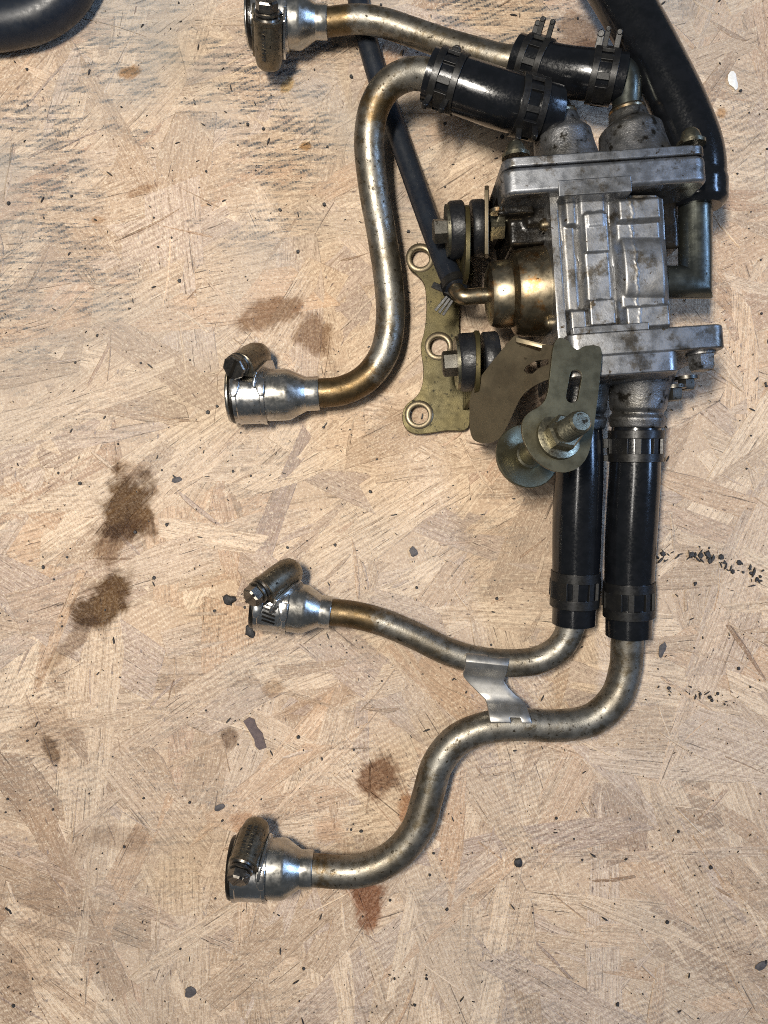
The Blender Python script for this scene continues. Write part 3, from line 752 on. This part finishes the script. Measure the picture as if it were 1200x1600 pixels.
# ------------------------------------------------------------------ loose worm clamps on the tube ends
def worm_clamp(key, at, phi, skew, flip, label, slots=False, hexhead=True, marks=0, shift=0, wide=12.0):
    tip, inn, rf = FL[key]
    d = (inn - tip).normalized()                      # band axis, pointing to the valve
    c = tip + d * at
    Rb = rf + .25
    up = (Z_ - d * Z_.dot(d)).normalized(); sd = up.cross(d)      # sd = photo-up side for a tube running right
    ph = R(phi)
    rad = up * math.cos(ph) + sd * math.sin(ph); tan = d.cross(rad)
    if not flip: tan = -tan
    e = empty('worm_clamp', (c.x, c.y, 0.0), label, 'hose clamp', 'worm drive clamps on the tube ends')
    w2 = wide / 2
    prof = [(-w2, Rb), (-w2, Rb + 1.0), (-w2 + 1.3, Rb + 1.0), (-w2 + 1.6, Rb + .6), (w2 - 1.6, Rb + .6), (w2 - 1.3, Rb + 1.0), (w2, Rb + 1.0), (w2, Rb)]
    band = build('band', lathe(c, d, prof, 56, closed=True), M['band'], e, smooth=30)
    # rubber left over under the band
    build('rubber_residue', lathe(c - d * w2, d, [(-1.9, rf - .1), (-1.7, rf + .25), (-.9, rf + .55), (.1, rf + .3), (.1, rf - .1)], 40, closed=True), M['grease'], e)
    # housing frame, turned by the skew
    sk = R(-skew if not flip else skew); tx = d * math.cos(sk) + tan * math.sin(sk); ty = tan * math.cos(sk) - d * math.sin(sk)
    base = c + rad * (Rb + .8) + d * shift
    Mx = Matrix((tx, ty, rad)).transposed()
    def loc(x, y, z): return base + Mx @ Vector((x, y, z))
    # local y: -head side ... +tail side
    def ring(y, hw, hh, z0=0):
        pts = [(-hw, y, z0)]
        for j in range(15):
            a = math.pi - math.pi * j / 14
            pts.append((hw * math.cos(a), y, z0 + hh * .42 + hh * .58 * math.sin(a)))
        pts.append((hw, y, z0))
        return pts
    secs = [ring(-6.4, 4.9, 8.0), ring(-6.0, 5.3, 8.5), ring(-4.9, 5.3, 8.5), ring(-4.6, 5.05, 8.2), ring(2, 5.1, 8.3), ring(7.5, 5.0, 8.2, -.6), ring(10.2, 4.5, 7.4, -.8), ring(11.5, 3.6, 6.0, -.7), ring(12.0, 2.0, 3.8, 0)]
    V, F = [], []; n = len(secs[0])
    for s in secs: V += [loc(*q) for q in s]
    for i in range(len(secs) - 1):
        for k in range(n): F.append((i * n + k, i * n + (k + 1) % n, (i + 1) * n + (k + 1) % n, (i + 1) * n + k))
    F.append(tuple(range(n))); F.append(tuple(range((len(secs) - 1) * n, len(secs) * n)))
    hs = build('screw_housing', (V, F), M['housing'], e, smooth=32)
    # side cheeks that grip the band
    for s in (-1, 1):
        ck = [loc(s * 5.1, y, z) for y, z in ((-8.5, -3.0), (-7.5, -.6), (-5, 1.6), (4, 2.4), (8.5, .8), (10, -3.2), (5, -4.0), (0, -3.0), (-5, -3.6))]
        build('cheek', prism(ck, Mx @ Vector((s * 1.0, 0, 0))), M['band'] if s > 0 else M['housing'], hs, bevel=.25)
    o = loc(0, -6.2, 4.5)
    sc_p = [lathe(o, -ty, [(0, 4.1), (.5, 4.4), (1.2, 4.1), (1.4, 3.4), (1.9, 3.4), (2.1, 4.4), (2.8, 4.4), (3.0, 3.6)], 32)]
    hh = 6.6 if hexhead else 4.2
    hx = [(3.2, 4.0), (hh - .7, 4.0), (hh, 3.5), (hh, 0)] if hexhead else [(3.2, 4.4), (hh, 4.4), (hh + .5, 4.0), (hh + .5, 0)]
    sc_p.append(lathe(o, -ty, hx, 6 if hexhead else 8, .5))
    scr = build('screw', join(*sc_p), M['screw'], e, smooth=30)
    sa = R(62); sdv = tx * math.cos(sa) + rad * math.sin(sa); nv = ty.cross(sdv)
    topv = hh + (0 if hexhead else .5)
    build('screw_slot', box(o - ty * (topv - .25), 3.7, .55, .42, M=Matrix((sdv, nv, -ty)).transposed()), M['grease'], scr)
    # saddle claws in front of the screw
    for s in (-1, 1):
        pts_in, pts_out = [], []
        for yy, xi, xo in ((6.0, 2.6, 6.4), (9, 2.9, 6.4), (11.6, 3.6, 6.3), (13.2, 4.4, 5.9)):
            th_ = yy / (Rb + 1.2)
            rr = (rad * math.cos(th_) - tan * math.sin(th_))
            pts_in.append(c + rr * (Rb + 1.15) + d * (s * xi)); pts_out.append(c + rr * (Rb + 1.15) + d * (s * xo))
        V, F = [], []
        for a_, b_ in zip(pts_in, pts_out): V += [a_, b_]
        for i in range(3): F.append((2 * i, 2 * i + 1, 2 * i + 3, 2 * i + 2))
        q = build('claw', (V, F), M['band'], e, smooth=0)
        mo = q.modifiers.new('t', 'SOLIDIFY'); mo.thickness = .0009; mo.offset = 0
        mo = q.modifiers.new('b', 'BEVEL'); mo.width = .0003; mo.segments = 2
    if slots:
        for j in range(7):
            th_ = R(24 + j * 9)
            rr = rad * math.cos(th_) - tan * math.sin(th_); tt = d.cross(rr)
            ang = R(14); s1 = d * math.cos(ang) + tt * math.sin(ang); s2 = rr.cross(s1)
            build('thread_slot', box(c + rr * (Rb + .62) - d * .4, 2.5, .42, .06, M=Matrix((s1, s2, rr)).transposed()), M['grease'], band)
    if marks:
        parts = []
        for row in range(marks):
            for j in range(9):
                y = -3.4 + j * 1.2
                xx = -1.0 + row * 2.2
                z = 8.25 - .07 * xx * xx
                parts.append(box(loc(xx, y, z), .75, .28, .10, M=Mx @ Matrix.Rotation(R((j * 37) % 50 - 25), 3, 'Z')))
                if j % 2: parts.append(box(loc(xx + .3, y + .5, z), .25, .5, .10, M=Mx))
        build('embossed_marks', join(*parts), M['screw'], hs)
    return e
worm_clamp('A', 9.0, -52, 4, True, 'worm clamp on the tube end cut by the top edge of the picture', marks=1, wide=13)
worm_clamp('B', 8.6, 58, 20, False, 'worm clamp with round slotted screw on the tube end beside the mounting plate', hexhead=False, wide=11.5)
worm_clamp('C', 7.0, 46, 33, False, 'worm clamp with open thread slots in its band, tilted over the shorter lower tube', slots=True, wide=12)
worm_clamp('D', 8.2, 48, 10, False, 'worm clamp with embossed marks on the lowest tube end in the picture', marks=2, wide=12.5)

# ------------------------------------------------------------------ the other hose, top left
hz = 9.5
tp = catmull([P(-160, 40, hz), P(-60, 42, hz), P(10, 36, hz), P(60, 22, hz), P(100, -8, hz), P(124, -60, hz), P(130, -150, hz)])
o = build('rubber_hose', sweep(tp, 9.3, 36), M['rubber_blue'], origin=P(20, 30, 0))
o['label'] = 'dark rubber hose end curving through the top left corner of the board'; o['category'] = 'hose'

# ------------------------------------------------------------------ crumbs and chips lying on the board
def crumb(px, py, rx, ry, ang, h, mat, name, label, cat, group=None, seed=0):
    r = random.Random(seed); c = P(px, py, 0); n = 13; V, F = [], []
    jag = [r.uniform(.55, 1.4) for _ in range(n)]; jag = [(jag[k - 1] + jag[k] * 2.4 + jag[(k + 1) % n]) / 4.4 for k in range(n)]
    for (s, z) in ((1.0, -.4), (1.04, h * .35), (.72, h * .85)):
        for k in range(n):
            a = 2 * math.pi * k / n; q = jag[k] * r.uniform(.93, 1.07) * s / 4
            x, y = rx * q * math.cos(a), ry * q * math.sin(a); t = R(ang)
            V.append(Vector((c.x + x * math.cos(t) - y * math.sin(t), c.y + x * math.sin(t) + y * math.cos(t), z * r.uniform(.8, 1.1))))
    for i in range(2):
        for k in range(n): F.append((i * n + k, i * n + (k + 1) % n, (i + 1) * n + (k + 1) % n, (i + 1) * n + k))
    F.append(tuple(range(2 * n, 3 * n)))
    o = build(name, (V, F), M[mat], smooth=50, origin=(c.x, c.y, 0))
    o['label'] = label; o['category'] = cat
    if group: o['group'] = group
crumb(1145, 126, 6.5, 15, 14, .5, 'chip_white', 'paint_chip', 'small white oval chip right of the large black hose', 'chip', seed=1)
crumb(358, 937, 8.5, 8, 0, 1.2, 'chip_dark', 'rubber_crumb', 'round black crumb left of the tilted worm clamp, upper of two', 'crumb', 'black crumbs on the board', 2)
crumb(390, 986, 7.5, 10, 20, 1.2, 'chip_dark', 'rubber_crumb', 'black crumb just below the tilted worm clamp, lower of two', 'crumb', 'black crumbs on the board', 3)
crumb(811, 1347, 6.5, 9, 10, 1.0, 'chip_dark', 'rubber_crumb', 'black crumb alone below and right of the lowest tube bend', 'crumb', 'black crumbs on the board', 4)
crumb(297, 1551, 8.5, 7, 0, .35, 'chip_grey', 'grey_crumb', 'dark grey crumb near the bottom edge left of centre', 'crumb', seed=5)
crumb(1189, 1510, 5, 11, 125, .35, 'chip_grey', 'grey_crumb', 'grey sliver at the right edge near the bottom corner', 'crumb', seed=6)
crumb(276, 750, 10, 5.5, 12, .35, 'chip_grey', 'grey_crumb', 'grey flat crumb right of the upper dark oil stain', 'crumb', seed=7)
crumb(1035, 690 + 325, 5, 13, -15, .35, 'chip_grey', 'grey_crumb', 'grey sliver right of the lower end of the outer outlet hose', 'crumb', seed=8)
crumb(646, 862, 6, 9, 10, .35, 'chip_grey', 'grey_crumb', 'grey flat crumb left of the inner outlet hose', 'crumb', seed=9)
lp = [P(x, y, .35) for x, y in ((380, 1127), (389, 1121), (397, 1124), (401, 1136), (410, 1146), (413, 1158), (416, 1168), (405, 1172), (399, 1166), (397, 1155), (389, 1142))]
o = build('bark_fleck', prism(lp, (0, 0, -.9)), M['bark'], smooth=30, origin=P(397, 1147, 0)); o['label'] = 'oblong dark purple bark fleck below the left end of the shorter lower tube'; o['category'] = 'bark fleck'
crumb(343, 1262, 9, 5, 10, .35, 'chip_grey', 'grey_crumb', 'small grey crumb upper left of the embossed worm clamp', 'crumb', seed=11)

# fine grit nobody could count
gv, gf = [], []
def grit(px, py, r, seed):
    q = random.Random(seed); c = P(px, py, 0); n = 6; b = len(gv)
    el = q.choice((.18, .25, .4, .8, 1)); r *= (1.7 if el < .3 else 1); t = q.uniform(0, 3.1)
    for s, z in ((1, -.3), (.75, .12 + r * .25)):
        for k in range(n):
            a = 2 * math.pi * k / n; m_ = q.uniform(.75, 1.2) * r * s
            x, y = m_ * math.cos(a), m_ * el * math.sin(a)
            gv.append(Vector((c.x + x * math.cos(t) - y * math.sin(t), c.y + x * math.sin(t) + y * math.cos(t), z)))
    for k in range(n): gf.append((b + k, b + (k + 1) % n, b + n + (k + 1) % n, b + n + k))
    gf.append(tuple(b + n + k for k in range(n)))
for i in range(1900):
    px, py = rnd.uniform(-120, 1320), rnd.uniform(-120, 1720)
    grit(px, py, max(.14, min(.9, rnd.expovariate(1 / .22) + .12)), i)
for (cx, cy, sx, sy, n, rr) in ((1042, 868, 7, 6, 10, .9), (1084, 866, 9, 4, 10, .9), (1108, 872, 9, 7, 12, .95), (1131, 883, 5, 4, 5, .7), (1160, 893, 9, 7, 11, .9), (1180, 907, 7, 5, 8, .7), (1100, 890, 40, 18, 16, .35),
                                (1066, 1078, 14, 6, 9, .5), (1100, 1088, 14, 5, 10, .55), (1138, 1098, 14, 5, 8, .45), (1045, 640, 10, 16, 8, .5), (1150, 560, 40, 30, 10, .4), (175, 520, 60, 60, 14, .45), (500, 700, 120, 60, 22, .5), (820, 60, 60, 30, 10, .4)):
    for i in range(n): grit(rnd.gauss(cx, sx), rnd.gauss(cy, sy), rnd.uniform(.3, 1.1) * rr * 1.4, i * 7 + cx)
o = build('grit', (gv, gf), M['chip_dark'], smooth=40, origin=(0, 0, 0)); o['kind'] = 'stuff'; o['label'] = 'fine dark grit scattered over the wooden board'; o['category'] = 'grit'
